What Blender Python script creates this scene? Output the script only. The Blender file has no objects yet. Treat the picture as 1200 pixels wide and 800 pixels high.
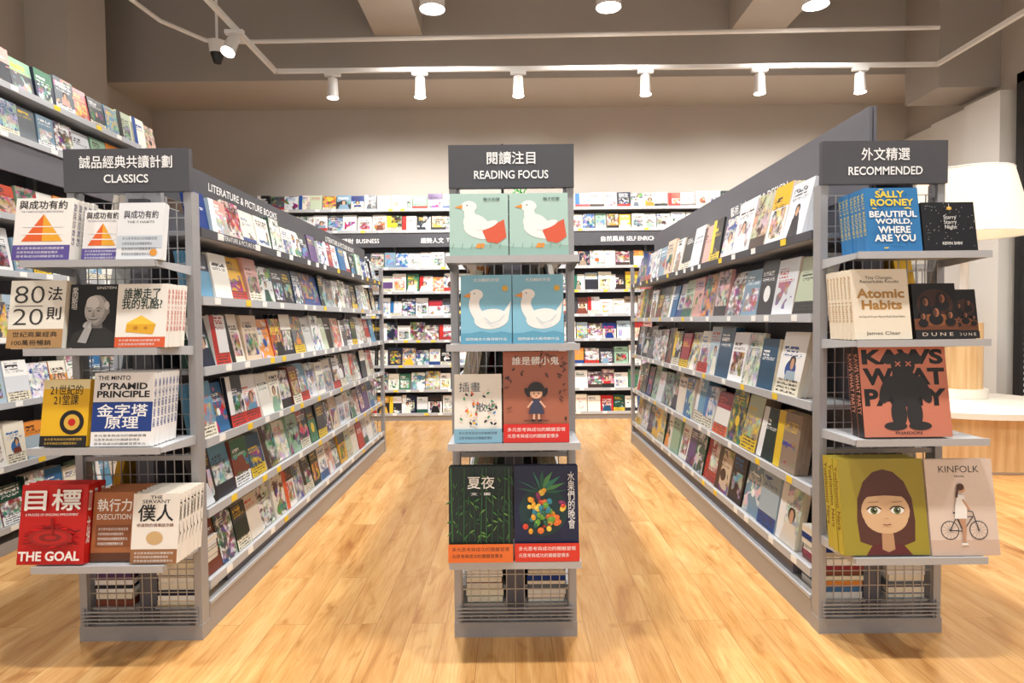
import bpy, math, random
from mathutils import Matrix, Vector
random.seed(11)
R=random.random
U=random.uniform
sc=bpy.context.scene
try:
    sc.view_settings.view_transform='Standard'
    sc.view_settings.look='None'
except Exception as e: print(e)

def lin(c):
    return tuple(((v/12.92) if v<=0.04045 else ((v+0.055)/1.055)**2.4) for v in c)
def rgb(r,g,b): return lin((r/255,g/255,b/255))
T=Matrix.Translation
def RX(a): return Matrix.Rotation(a,4,'X')
def RZ(a): return Matrix.Rotation(a,4,'Z')

# ------------------------------------------------------------ materials
def newmat(name):
    m=bpy.data.materials.new(name); m.use_nodes=True
    nt=m.node_tree; b=nt.nodes['Principled BSDF']
    return m,nt,b
def simple(name,col,rough=0.5,metal=0.0,noise=0.0,nscale=20,emit=None,estr=0,bump=0):
    m,nt,b=newmat(name)
    b.inputs['Roughness'].default_value=rough
    b.inputs['Metallic'].default_value=metal
    b.inputs['Base Color'].default_value=(*col,1)
    if noise>0:
        tc=nt.nodes.new('ShaderNodeTexCoord'); n=nt.nodes.new('ShaderNodeTexNoise')
        n.inputs['Scale'].default_value=nscale; n.inputs['Detail'].default_value=3
        nt.links.new(tc.outputs['Object'],n.inputs['Vector'])
        mx=nt.nodes.new('ShaderNodeMixRGB')
        mx.inputs[1].default_value=(*[c*(1-noise) for c in col],1)
        mx.inputs[2].default_value=(*[min(1,c*(1+noise)) for c in col],1)
        nt.links.new(n.outputs['Fac'],mx.inputs[0]); nt.links.new(mx.outputs[0],b.inputs['Base Color'])
        if bump:
            bp=nt.nodes.new('ShaderNodeBump'); bp.inputs['Strength'].default_value=bump
            nt.links.new(n.outputs['Fac'],bp.inputs['Height']); nt.links.new(bp.outputs[0],b.inputs['Normal'])
    if emit:
        b.inputs['Emission Color'].default_value=(*emit,1); b.inputs['Emission Strength'].default_value=estr
    return m
M_SILVER=simple('silver_paint',rgb(160,160,163),0.4,0.2,0.04,60)
M_SHELF=simple('shelf_paint',rgb(184,187,192),0.45,0.1,0.03,40)
M_DARK=simple('sign_charcoal',rgb(74,74,80),0.5,0,0.05,30)
M_GREY=simple('back_panel_grey',rgb(100,99,107),0.5,0.1,0.04,30)
M_WHITE=simple('white_ink',rgb(245,245,245),0.5)
M_WIRE=simple('wire_steel',rgb(170,170,172),0.3,0.6)
M_WHITEP=simple('white_plastic',rgb(235,234,232),0.4,0,0.02,10)
M_BULB=simple('lamp_glow',(1,1,1),0.5,emit=(1,0.98,0.95),estr=14)
M_BULB.cycles.emission_sampling='NONE'
M_BLACK=simple('black_plastic',rgb(25,25,27),0.35)
M_LABEL=simple('label_paper',rgb(240,240,236),0.6)
M_YEL=simple('label_yellow',rgb(240,205,50),0.6)

def m_attr(name,rough):
    m,nt,b=newmat(name); a=nt.nodes.new('ShaderNodeAttribute'); a.attribute_name='c1'
    nt.links.new(a.outputs['Color'],b.inputs['Base Color']); b.inputs['Roughness'].default_value=rough
    return m
M_INK=m_attr('printed_ink',0.4)
M_PAPER=m_attr('paper_edges',0.8)

def cover_material():
    m,nt,b=newmat('book_cover_print')
    L=nt.links
    def mt(op,x,y=None,z=None,clamp=False):
        n=nt.nodes.new('ShaderNodeMath'); n.operation=op; n.use_clamp=clamp
        for i,v in enumerate((x,y,z)):
            if v is None: continue
            if isinstance(v,(int,float)): n.inputs[i].default_value=v
            else: L.new(v,n.inputs[i])
        return n.outputs[0]
    def attr(nm):
        a=nt.nodes.new('ShaderNodeAttribute'); a.attribute_name=nm; return a.outputs['Color']
    def comb(x,y,z):
        c=nt.nodes.new('ShaderNodeCombineXYZ')
        for i,v in enumerate((x,y,z)):
            if isinstance(v,(int,float)): c.inputs[i].default_value=v
            else: L.new(v,c.inputs[i])
        return c.outputs[0]
    def mix(f,x,y):
        n=nt.nodes.new('ShaderNodeMixRGB')
        if isinstance(f,float): n.inputs[0].default_value=f
        else: L.new(f,n.inputs[0])
        for i,v in ((1,x),(2,y)):
            if isinstance(v,tuple): n.inputs[i].default_value=(*v,1)
            else: L.new(v,n.inputs[i])
        return n.outputs[0]
    def fr(x): return mt('FRACT',x)
    def sel(k,th): return mt('GREATER_THAN',fr(mt('MULTIPLY',s,k)),th)
    u1=nt.nodes.new('ShaderNodeUVMap'); u1.uv_map='uv'
    u2=nt.nodes.new('ShaderNodeUVMap'); u2.uv_map='seed'
    s1=nt.nodes.new('ShaderNodeSeparateXYZ'); L.new(u1.outputs[0],s1.inputs[0])
    s2=nt.nodes.new('ShaderNodeSeparateXYZ'); L.new(u2.outputs[0],s2.inputs[0])
    u,v=s1.outputs[0],s1.outputs[1]; s=s2.outputs[0]
    c1,c2,c3=attr('c1'),attr('c2'),attr('c3')
    def band(x,lo,hi):
        return mt('MULTIPLY',mt('GREATER_THAN',x,lo),mt('LESS_THAN',x,hi))
    def glyph(nu,nv,dens,off):
        wn=nt.nodes.new('ShaderNodeTexWhiteNoise'); wn.noise_dimensions='3D'
        L.new(comb(mt('FLOOR',mt('MULTIPLY',u,nu)),mt('FLOOR',mt('MULTIPLY',v,nv)),mt('MULTIPLY_ADD',s,50,off)),wn.inputs['Vector'])
        return mt('GREATER_THAN',wn.outputs['Value'],dens)
    def noise(scale,det,zoff,dist=0.4,color=False):
        nz=nt.nodes.new('ShaderNodeTexNoise'); nz.inputs['Scale'].default_value=scale; nz.inputs['Detail'].default_value=det
        nz.inputs['Distortion'].default_value=dist
        L.new(comb(mt('MULTIPLY_ADD',s,37,u),mt('MULTIPLY_ADD',s,53,mt('MULTIPLY',v,1.4)),mt('MULTIPLY_ADD',s,11,zoff)),nz.inputs['Vector'])
        return nz.outputs['Color'] if color else nz.outputs['Fac']
    nf=noise(2.0,2,0,0.8); nb=noise(3.2,5,9)
    ncol=noise(2.6,3,40,0.6,True)
    vm=nt.nodes.new('ShaderNodeVectorMath'); vm.operation='MULTIPLY_ADD'; vm.inputs[1].default_value=(4.5,4.5,4.5); vm.inputs[2].default_value=(-1.95,-2.0,-2.0)
    L.new(ncol,vm.inputs[0])
    cl=nt.nodes.new('ShaderNodeVectorMath'); cl.operation='MAXIMUM'; cl.inputs[1].default_value=(.01,.01,.01); L.new(vm.outputs[0],cl.inputs[0])
    cl2=nt.nodes.new('ShaderNodeVectorMath'); cl2.operation='MINIMUM'; cl2.inputs[1].default_value=(.8,.8,.8); L.new(cl.outputs[0],cl2.inputs[0])
    c2v=mix(0.36,c2,cl2.outputs[0])
    def con(x,k,off=0.5): return mt('MULTIPLY_ADD',mt('SUBTRACT',x,off),k,0.5,True)
    full=sel(11.3,0.5)
    lowreg=mt('MAXIMUM',full,mt('MULTIPLY',band(v,0.12,0.60),band(u,0.12,0.88)))
    ph=sel(13.1,0.4); hasart=sel(19.7,0.2)
    hard=mt('GREATER_THAN',nf,0.53)
    soft=con(nb,4.5,0.47)
    amask=mt('MULTIPLY',mt('MULTIPLY',lowreg,hasart),mt('ADD',mt('MULTIPLY',soft,ph),mt('MULTIPLY',hard,mt('SUBTRACT',1,ph))))
    col=mix(amask,c1,c2v)
    dmask=mt('MULTIPLY',mt('MULTIPLY',mt('MULTIPLY',lowreg,hasart),ph),con(noise(5,4,21),6,0.57))
    col=mix(dmask,col,c3)
    tb=mt('MULTIPLY',sel(27.3,0.8),mt('GREATER_THAN',v,0.62)); col=mix(tb,col,c2)
    sb=mt('MULTIPLY',sel(29.9,0.85),mt('LESS_THAN',u,0.3)); col=mix(sb,col,c3)
    du=mt('SUBTRACT',u,0.5); dv=mt('MULTIPLY',mt('SUBTRACT',v,0.4),1.4)
    rr=mt('SQRT',mt('ADD',mt('MULTIPLY',du,du),mt('MULTIPLY',dv,dv)))
    circ=mt('MULTIPLY',mt('LESS_THAN',rr,mt('MULTIPLY_ADD',fr(mt('MULTIPLY',s,23.7)),0.16,0.1)),sel(5.7,0.88))
    col=mix(circ,col,c3)
    fu=mt('SUBTRACT',u,mt('MULTIPLY_ADD',fr(mt('MULTIPLY',s,61.3)),0.3,0.35))
    fs=mt('MULTIPLY_ADD',fr(mt('MULTIPLY',s,67.9)),0.8,0.8)
    fu=mt('MULTIPLY',fu,fs)
    def ed(vc,kv,ku):
        h=mt('MULTIPLY',mt('MULTIPLY',mt('SUBTRACT',v,vc),kv),fs)
        return mt('SQRT',mt('ADD',mt('MULTIPLY',mt('MULTIPLY',fu,fu),ku),mt('MULTIPLY',h,h)))
    fig=sel(31.1,0.84)
    body=mt('MULTIPLY',mt('LESS_THAN',v,0.38),mt('LESS_THAN',mt('ABSOLUTE',fu),mt('MULTIPLY_ADD',v,-0.5,0.42)))
    col=mix(mt('MULTIPLY',fig,body),col,c2)
    col=mix(mt('MULTIPLY',fig,mt('LESS_THAN',ed(.53,1.3,1),0.17)),col,rgb(45,34,30))
    col=mix(mt('MULTIPLY',fig,mt('LESS_THAN',ed(.49,1.0,1.6),0.125)),col,rgb(205,160,130))
    tv=mt('MULTIPLY_ADD',fr(mt('MULTIPLY',s,7.3)),0.16,0.65)
    tu=mt('MULTIPLY_ADD',fr(mt('MULTIPLY',s,3.1)),0.4,0.5)
    th=mt('MULTIPLY_ADD',fr(mt('MULTIPLY',s,71.7)),0.12,0.06)
    tband=mt('MULTIPLY',band(v,tv,mt('ADD',tv,th)),band(u,0.1,tu))
    tg=mt('MULTIPLY',glyph(15,34,0.32,0),mt('GREATER_THAN',fr(mt('MULTIPLY',v,10)),0.25))
    col=mix(mt('MULTIPLY',tband,tg),col,c3)
    sband=mt('MULTIPLY',band(v,mt('SUBTRACT',tv,0.08),mt('SUBTRACT',tv,0.02)),band(u,0.1,0.85))
    sg=mt('MULTIPLY',glyph(34,60,0.45,7),mt('GREATER_THAN',fr(mt('MULTIPLY',v,30)),0.4))
    col=mix(mt('MULTIPLY',sband,sg),col,c3)
    ob=mt('MULTIPLY',mt('LESS_THAN',v,0.24),sel(17.9,0.7))
    obt=mt('MULTIPLY',mt('MULTIPLY',glyph(26,50,0.4,3),mt('GREATER_THAN',fr(mt('MULTIPLY',v,16.6)),0.45)),band(u,0.08,0.9))
    obc=mix(sel(41.3,0.45),c3,rgb(230,222,200))
    obc=mix(sel(41.3,0.8),obc,rgb(200,50,38))
    obc=mix(obt,obc,rgb(60,55,55))
    col=mix(ob,col,obc)
    L.new(col,b.inputs['Base Color']); b.inputs['Roughness'].default_value=0.3
    return m
M_COVER=cover_material()

def floor_material():
    m,nt,b=newmat('oak_plank_floor'); L=nt.links
    tc=nt.nodes.new('ShaderNodeTexCoord')
    mp=nt.nodes.new('ShaderNodeMapping'); mp.inputs['Rotation'].default_value=(0,0,math.radians(90))
    L.new(tc.outputs['Object'],mp.inputs[0])
    br=nt.nodes.new('ShaderNodeTexBrick'); br.offset=0.37; br.inputs['Scale'].default_value=1
    br.inputs['Brick Width'].default_value=1.1; br.inputs['Row Height'].default_value=0.12
    br.inputs['Mortar Size'].default_value=0.0011; br.inputs['Mortar Smooth'].default_value=0.3
    br.inputs['Color1'].default_value=(0,0,0,1); br.inputs['Color2'].default_value=(1,1,1,1); br.inputs['Mortar'].default_value=(0.5,0.5,0.5,1)
    L.new(mp.outputs[0],br.inputs['Vector'])
    def grain(mul,scale,det,dist,offs):
        vm=nt.nodes.new('ShaderNodeVectorMath'); vm.operation='MULTIPLY_ADD'
        vm.inputs[1].default_value=mul; L.new(tc.outputs['Object'],vm.inputs[0])
        s_=nt.nodes.new('ShaderNodeVectorMath'); s_.operation='SCALE'; s_.inputs[3].default_value=offs
        L.new(br.outputs['Color'],s_.inputs[0]); L.new(s_.outputs[0],vm.inputs[2])
        n=nt.nodes.new('ShaderNodeTexNoise'); n.inputs['Scale'].default_value=scale; n.inputs['Detail'].default_value=det; n.inputs['Distortion'].default_value=dist
        L.new(vm.outputs[0],n.inputs['Vector']); return n.outputs['Fac']
    n1=grain((7,1.0,1),1.4,7,1.3,7)
    n2=grain((80,4,1),2,4,0,5)
    n3=grain((4.5,1.8,1),2.4,2,0.8,3)
    cr=nt.nodes.new('ShaderNodeValToRGB'); e=cr.color_ramp.elements
    e[0].position=0.25; e[0].color=(*rgb(178,122,68),1); e[1].position=0.75; e[1].color=(*rgb(230,190,132),1)
    x=e.new(0.40); x.color=(*rgb(208,158,96),1); x=e.new(0.55); x.color=(*rgb(219,172,110),1)
    L.new(n1,cr.inputs[0])
    def mulramp(prev,fac,lo,hi,p0,p1):
        c=nt.nodes.new('ShaderNodeValToRGB'); c.color_ramp.elements[0].position=p0; c.color_ramp.elements[0].color=(*lo,1)
        c.color_ramp.elements[1].position=p1; c.color_ramp.elements[1].color=(*hi,1)
        L.new(fac,c.inputs[0]); mx=nt.nodes.new('ShaderNodeMixRGB'); mx.blend_type='MULTIPLY'; mx.inputs[0].default_value=1
        L.new(prev,mx.inputs[1]); L.new(c.outputs[0],mx.inputs[2]); return mx.outputs[0]
    col=mulramp(cr.outputs[0],n2,(.88,.82,.75),(1,1,1),.36,.56)
    col=mulramp(col,n3,(.76,.65,.53),(1,1,1),.25,.38)
    col=mulramp(col,br.outputs['Color'],(.86,.82,.77),(1.0,1.0,1.0),0,1)
    m3=nt.nodes.new('ShaderNodeMixRGB'); L.new(br.outputs['Fac'],m3.inputs[0]); L.new(col,m3.inputs[1]); m3.inputs[2].default_value=(*rgb(160,112,66),1)
    L.new(m3.outputs[0],b.inputs['Base Color'])
    b.inputs['Roughness'].default_value=0.25
    bp=nt.nodes.new('ShaderNodeBump'); bp.inputs['Strength'].default_value=0.03; L.new(n2,bp.inputs['Height']); L.new(bp.outputs[0],b.inputs['Normal'])
    return m
M_FLOOR=floor_material()
M_WALL=simple('taupe_plaster',rgb(186,178,169),0.85,0,0.03,3,bump=0.02)
M_CEIL=simple('ceiling_concrete',rgb(156,151,146),0.9,0,0.06,2)
M_BEAM=simple('beam_concrete',rgb(164,158,151),0.9,0,0.05,2)
M_SOFF=simple('soffit_paint',rgb(190,183,175),0.9,0,0.03,2)
M_PANEL=simple('white_wall_panel',rgb(226,225,222),0.5,0,0.02,3)
M_WOOD,nt,b=newmat('pale_wood')
tc=nt.nodes.new('ShaderNodeTexCoord'); mp=nt.nodes.new('ShaderNodeMapping'); mp.inputs['Scale'].default_value=(18,18,1.2)
n=nt.nodes.new('ShaderNodeTexNoise'); n.inputs['Scale'].default_value=1.5; n.inputs['Detail'].default_value=5
cr=nt.nodes.new('ShaderNodeValToRGB'); cr.color_ramp.elements[0].position=.3; cr.color_ramp.elements[0].color=(*rgb(195,152,102),1); cr.color_ramp.elements[1].position=.7; cr.color_ramp.elements[1].color=(*rgb(224,190,142),1)
nt.links.new(tc.outputs['Object'],mp.inputs[0]); nt.links.new(mp.outputs[0],n.inputs['Vector']); nt.links.new(n.outputs['Fac'],cr.inputs[0]); nt.links.new(cr.outputs[0],b.inputs['Base Color']); b.inputs['Roughness'].default_value=.45
M_CREAM=simple('cream_top',rgb(228,222,210),0.5,0,0.02,5)
M_SHADE=simple('lampshade_fabric',rgb(236,222,198),0.8,0,0.03,60,emit=(1,0.88,0.70),estr=0.14)
M_SHADE.cycles.emission_sampling='NONE'
M_GREEN=simple('green_plastic',rgb(60,190,60),0.4)
M_BLIND=simple('window_blind',rgb(190,195,200),0.6,0,0.05,4)

# ------------------------------------------------------------ mesh builder
DEF=((.8,.8,.8),)*3
class MB:
    def __init__(s):
        s.v=[];s.f=[];s.m=[];s.c=[];s.uv=[];s.sd=[];s.mats=[]
    def mi(s,mat):
        if mat not in s.mats: s.mats.append(mat)
        return s.mats.index(mat)
    def face(s,pts,mat,cols=DEF,uv=None,seed=0.0):
        i=len(s.v); s.v.extend([tuple(p) for p in pts]); n=len(pts)
        s.f.append(tuple(range(i,i+n))); s.m.append(s.mi(mat)); s.c.append(cols)
        s.uv.append(uv or [(0,0)]*n); s.sd.append(seed)
    def box(s,x0,x1,y0,y1,z0,z1,mat,M=None,cols=DEF):
        P=[Vector(p) for p in ((x0,y0,z0),(x1,y0,z0),(x1,y1,z0),(x0,y1,z0),(x0,y0,z1),(x1,y0,z1),(x1,y1,z1),(x0,y1,z1))]
        if M: P=[M@p for p in P]
        for q in ((0,1,5,4),(1,2,6,5),(2,3,7,6),(3,0,4,7),(4,5,6,7),(3,2,1,0)):
            s.face([P[k] for k in q],mat,cols)
    def cyl(s,p0,p1,r0,r1,mat,n=20,cap0=True,cap1=True,capmat0=None):
        p0=Vector(p0);p1=Vector(p1);d=(p1-p0).normalized()
        a=d.orthogonal().normalized();b=d.cross(a)
        A=[p0+(a*math.cos(t)+b*math.sin(t))*r0 for t in [2*math.pi*i/n for i in range(n)]]
        B=[p1+(a*math.cos(t)+b*math.sin(t))*r1 for t in [2*math.pi*i/n for i in range(n)]]
        for i in range(n):
            j=(i+1)%n; s.face([A[i],A[j],B[j],B[i]],mat)
        if cap0: s.face(A[::-1],capmat0 or mat)
        if cap1: s.face(B,mat)
    def tube(s,pts,r,mat,n=8):
        for a,b in zip(pts[:-1],pts[1:]): s.cyl(a,b,r,r,mat,n)
    def build(s,name,parent=None,smooth=False):
        me=bpy.data.meshes.new(name); me.from_pydata(s.v,[],s.f)
        for m in s.mats: me.materials.append(m)
        me.polygons.foreach_set('material_index',s.m)
        if any(m in (M_INK,M_COVER,M_PAPER) for m in s.mats):
            for k in range(3):
                at=me.color_attributes.new('c%d'%(k+1),'FLOAT_COLOR','CORNER')
                d=[]
                for f,c in zip(s.f,s.c):
                    d.extend((*c[k],1.0)*len(f))
                at.data.foreach_set('color',d)
            u=me.uv_layers.new(name='uv'); d=[]
            for q in s.uv:
                for p in q: d.extend(p)
            u.data.foreach_set('uv',d)
            u=me.uv_layers.new(name='seed'); d=[]
            for f,x in zip(s.f,s.sd): d.extend((x,0)*len(f))
            u.data.foreach_set('uv',d)
        if smooth:
            me.polygons.foreach_set('use_smooth',[len(f)==4 for f in s.f])
        me.update()
        ob=bpy.data.objects.new(name,me); sc.collection.objects.link(ob)
        if smooth:
            import bmesh
            bm=bmesh.new(); bm.from_mesh(me); bmesh.ops.remove_doubles(bm,verts=bm.verts,dist=1e-5); bm.to_mesh(me); bm.free()
        if parent: ob.parent=parent
        return ob
def empty(name,loc=(0,0,0)):
    e=bpy.data.objects.new(name,None); sc.collection.objects.link(e); e.empty_display_size=.1; return e

# text
_tc={}
def text_geo(s,bold=0.0):
    k=(s,bold)
    if k in _tc: return _tc[k]
    cu=bpy.data.curves.new('t','FONT'); cu.body=s; cu.size=1; cu.offset=bold; cu.resolution_u=3
    cu.align_x='CENTER'; cu.space_line=0.9
    ob=bpy.data.objects.new('t',cu); sc.collection.objects.link(ob)
    bpy.context.view_layer.update()
    dg=bpy.context.evaluated_depsgraph_get(); oe=ob.evaluated_get(dg); me=oe.to_mesh()
    vs=[(v.co.x,v.co.y) for v in me.vertices]; fs=[tuple(p.vertices) for p in me.polygons]
    oe.to_mesh_clear(); bpy.data.objects.remove(ob); bpy.data.curves.remove(cu)
    if vs:
        x0=min(v[0] for v in vs);x1=max(v[0] for v in vs);y0=min(v[1] for v in vs);y1=max(v[1] for v in vs)
        vs=[((v[0]-x0)/max(1e-6,x1-x0),(v[1]-y0)/max(1e-6,y1-y0)) for v in vs]
    _tc[k]=(vs,fs); return _tc[k]
def add_text(mb,s,M,x0,z0,x1,z1,mat,col=(1,1,1),y=-0.001,bold=0.0,rot=False):
    cjk=any(ord(ch)>0x2E80 for ch in s)
    shifts=((0,0),)
    if cjk and bold>0:
        nl=s.count('\n')+1; d=(z1-z0)/nl*bold*1.1
        if rot: d=(x1-x0)*bold*1.1
        shifts=((d,0),(-d,0),(0,d),(0,-d))
        bold=0.0
    vs,fs=text_geo(s,bold)
    for k,(dx,dz) in enumerate(shifts):
        for f in fs:
            pts=[]
            for i in f:
                a,b=vs[i]
                if rot: a,b=b,1-a
                pts.append(M@Vector((x0+a*(x1-x0)+dx,y-k*.00003,z0+b*(z1-z0)+dz)))
            mb.face(pts,mat,(col,)*3)

# ------------------------------------------------------------ books
LIGHT=[rgb(*c) for c in [(242,240,234),(236,233,225),(246,246,244),(226,222,212),(218,222,228),(240,235,220),(232,232,234),(214,216,214),(228,218,204)]]
DARKS=[rgb(*c) for c in [(22,22,26),(36,38,48),(24,32,58),(46,32,30),(20,44,40),(54,54,60),(18,26,40)]]
MID=[rgb(*c) for c in [(180,36,34),(204,74,48),(228,176,50),(50,106,156),(100,156,190),(36,78,108),(54,112,82),(28,72,56),(144,180,154),(210,160,152),(150,130,112),(86,88,94),(168,188,202),(214,192,168),(92,62,116),(228,144,60),(20,54,128),(124,154,176),(106,114,122),(190,202,176),(120,60,44),(150,40,60)]]
ACC=[rgb(*c) for c in [(26,26,26),(16,16,20),(180,36,32),(222,90,42),(28,72,148),(232,196,44),(250,250,250),(245,245,245),(28,100,82),(70,44,34),(52,52,60),(38,110,176)]]
PG=rgb(230,222,202)
def lum(c): return .3*c[0]+.6*c[1]+.1*c[2]
def pick(pl=.36):
    r=R()
    c1=random.choice(LIGHT if r<pl else (DARKS if r<pl+.22 else MID))
    c2=random.choice(MID if R()<.6 else (LIGHT+DARKS)); c3=random.choice(ACC)
    for _ in range(8):
        if abs(lum(c1)-lum(c3))>.3: break
        c3=random.choice(ACC)
    return (c1,c2,c3)
def massbook(mb,M,w,h,t,cols,seed):
    P=lambda x,y,z:M@Vector((x,y,z))
    mb.face([P(0,0,0),P(w,0,0),P(w,0,h),P(0,0,h)],M_COVER,cols,[(0,0),(1,0),(1,1),(0,1)],seed)
    mb.face([P(w,t,0),P(0,t,0),P(0,t,h),P(w,t,h)],M_INK,cols)
    pg=(tuple(c*U(.85,1) for c in PG),)*3
    mb.face([P(0,0,h),P(w,0,h),P(w,t,h),P(0,t,h)],M_PAPER,pg)
    mb.face([P(0,t,0),P(w,t,0),P(w,0,0),P(0,0,0)],M_PAPER,pg)
    mb.face([P(0,t,0),P(0,0,0),P(0,0,h),P(0,t,h)],M_INK,cols)
    mb.face([P(w,0,0),P(w,t,0),P(w,t,h),P(w,0,h)],M_INK if seed>.4 else M_PAPER,cols if seed>.4 else pg)
def fill_row(mb,M,L,z,hr,wr,dmax,tilt=0.2,gap=(.002,.012),y0=.018,pl=.36):
    x=.01
    while True:
        w=U(*wr)
        if x+w>L-.005: break
        h=min(U(*hr),w*1.55); cols=pick(pl); seed=R(); n=random.choice((1,2,3,3,4))
        tc=U(.010,.024); tl=tilt+U(-.05,.05); sn,cs=math.sin(tl),math.cos(tl)
        jy=U(0,.012)
        for i in range(n-1,-1,-1):
            yo=y0+jy+i*(tc/cs+.001)
            if yo+tc+h*sn>dmax and i>0: continue
            massbook(mb,M@T((x+U(-.001,.001),yo,z+tc*sn+.0005))@RX(-tl),w,h,tc,cols,seed)
        x+=w+U(*gap)
def shelf_row(fr,bk,M,L,depth,z,hr,wr,lipmat=None,labels=True,tilt=.2,pl=.36):
    lm=lipmat or M_SHELF
    fr.box(0,L,0,depth,z-.016,z,M_SHELF,M)
    fr.box(0,L,-.008,0,z-.020,z+.010,lm,M)
    if labels:
        x=U(.05,.2)
        while x<L-.1:
            fr.box(x,x+.045,-.0095,-.008,z-.016,z+.007,M_LABEL if R()>.25 else M_YEL,M)
            x+=U(.12,.35)
    fill_row(bk,M,L,z,hr,wr,depth+.02,tilt,pl=pl)

def wire_panel(mb,x0,x1,y,z0,z1,sx=.03,sz=.05,r=.0014):
    n=int(round((x1-x0)/sx))
    for i in range(n+1):
        x=x0+(x1-x0)*i/n; mb.box(x-r,x+r,y-r,y+r,z0,z1,M_WIRE)
    n=int(round((z1-z0)/sz))
    for i in range(n+1):
        z=z0+(z1-z0)*i/n; mb.box(x0,x1,y+r,y+3*r,z-r,z+r,M_WIRE)

Y0=2.10
TRAYS=(1.24,.98,.685,.33)
def island(xc,Y1,zs,hr,wr,cn,en,left_hdr=None,board=None,pl=.36):
    root=empty('bookshelf_island'); hw=.203
    fr=MB(); bk=MB(); wr_=MB(); sg=MB()
    xl,xr=xc-hw,xc+hw
    for ya,yb,d in ((Y0,Y0+.05,-1),(Y1-.05,Y1,1)):
        for x in (xl,xr-.024):
            fr.box(x,x+.024,ya,yb,.0,1.485,M_SILVER)
        fr.box(xl-.0015,xr+.0015,ya-.004,yb+.004,.0,.05,M_SILVER)
        fr.box(xl+.024,xr-.024,ya+.01,yb-.01,.60,.615,M_SILVER)
        fr.box(xc-.03,xc+.03,ya+.045 if d<0 else ya-.02,yb+.02 if d<0 else yb-.045,.05,1.47,M_GREY)
        wire_panel(wr_,xl+.026,xr-.026,ya+.012,.055,1.45)
    for i in range(4):
        fr.box(xl+.01,xr-.01,Y0-.012,Y0-.006,.062+i*.012,.066+i*.012,M_SILVER)
    for x in (xl+.012,xr-.018): fr.box(x,x+.006,Y0-.006,Y0,.05,.11,M_SILVER)
    fr.box(xc-.008,xc+.008,Y0+.06,Y1-.06,.05,1.47,M_GREY)
    for y in (Y0+.9,Y0+1.75,Y0+2.6):
        fr.box(xc-.02,xc+.02,y-.015,y+.015,.05,1.485,M_SILVER)
    fr.box(xl+.001,xr-.001,Y0+.056,Y1-.056,0,.10,M_SILVER)
    fr.box(xl-.003,xr+.003,Y0+.058,Y1-.058,.092,.104,M_SHELF)
    fr.box(xl+.02,xr-.02,Y0+.24,Y1-.06,.104,zs[-1]-.016,M_GREY)
    L=Y1-Y0-.12
    for side in (1,-1):
        if side==1: M=T((xr-.006,Y0+.06,0))@RZ(math.pi/2)
        else: M=T((xl+.006,Y1-.06,0))@RZ(-math.pi/2)
        for k,z in enumerate(zs):
            clear=(zs[k-1]-z-.040) if k else (.165 if board is None and left_hdr else .26)
            h=(min(hr[0],clear-.03),min(hr[1],clear))
            shelf_row(fr,bk,M,L,.188,z,h,wr,M_DARK if k==0 else None,pl=pl)
        if left_hdr:
            if board:
                M2=T((xc+side*.012,(Y0+.06 if side>0 else Y1-.06),0))@RZ(side*math.pi/2)
                fr.box(0,L,0,.010,1.47,board,M_GREY,M2); z0,z1=1.60,1.65
                off=.9 if side>0 else L-1.35
                add_text(sg,left_hdr[0],M2,off,z0,off+.25,z1,M_WHITE,y=-.002,bold=.01)
                add_text(sg,left_hdr[1],M2,off+.3,z0+.006,off+.72,z1-.006,M_WHITE,y=-.002,bold=.01)
            else:
                M2=T((xc+side*.07,(Y0+.06 if side>0 else Y1-.06),0))@RZ(side*math.pi/2)
                fr.box(0,L,0,.010,1.535,1.63,M_DARK,M2)
                for xx in (.02,L/2,L-.04): fr.box(xx,xx+.02,.010,.065,1.45,1.60,M_SILVER,M2)
                for off in (.34,1.9):
                    add_text(sg,left_hdr[1],M2,off,1.567,off+.72,1.598,M_WHITE,y=-.002,bold=.01)
        if left_hdr and not board:
            add_text(sg,left_hdr[1],M,.14,zs[0]-.013,.50,zs[0]+.004,M_WHITE,y=-.0105)
    for z in TRAYS:
        fr.box(xl+.006,xr-.006,Y0-.215,Y0,z-.006,z,M_SHELF)
        fr.box(xl+.006,xr-.006,Y0-.218,Y0-.213,z-.018,z+.003,M_SHELF)
        for x in (xl+.006,xr-.009):
            for k in (0,.003):
                P=[(x+k,Y0,z-.03),(x+k,Y0-.21,z-.016),(x+k,Y0-.21,z-.006),(x+k,Y0,z-.006)]
                fr.face([Vector(p) for p in P],M_SHELF)
    # spare copies stacked flat inside the wire end bay
    for x0_,x1_ in ((xl+.032,xc-.038),(xc+.038,xr-.032)):
        fr.box(x0_-.002,x1_+.002,Y0+.02,Y0+.058,.096,.104,M_SHELF)
        z=.1045
        while z<.29:
            t=U(.012,.024); c=random.choice(LIGHT+LIGHT+MID+DARKS[:3]); a=U(0,.008); b_=U(0,.008)
            bk.box(x0_+a,x1_-b_,Y0+.026,Y0+.2,z,z+.0015,M_INK,None,(c,)*3)
            bk.box(x0_+a+.001,x1_-b_-.001,Y0+.028,Y0+.199,z+.0015,z+t-.0015,M_PAPER if R()<.5 else M_INK,None,(PG if R()<.5 else c,)*3)
            bk.box(x0_+a,x1_-b_,Y0+.026,Y0+.2,z+t-.0015,z+t,M_INK,None,(c,)*3); z+=t+.0004
    sb=MB(); sb.box(xc-.203,xc+.203,Y0-.012,Y0+.012,1.482,1.620,M_DARK)
    for x in (xc-.19,xc+.17): sb.box(x,x+.02,Y0+.012,Y0+.03,1.44,1.60,M_SILVER)
    hwid=.15 if len(cn)>4 else .078
    add_text(sg,cn,T((xc,Y0-.013,0)),-hwid,1.557,hwid,1.597,M_WHITE,bold=.012)
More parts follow.
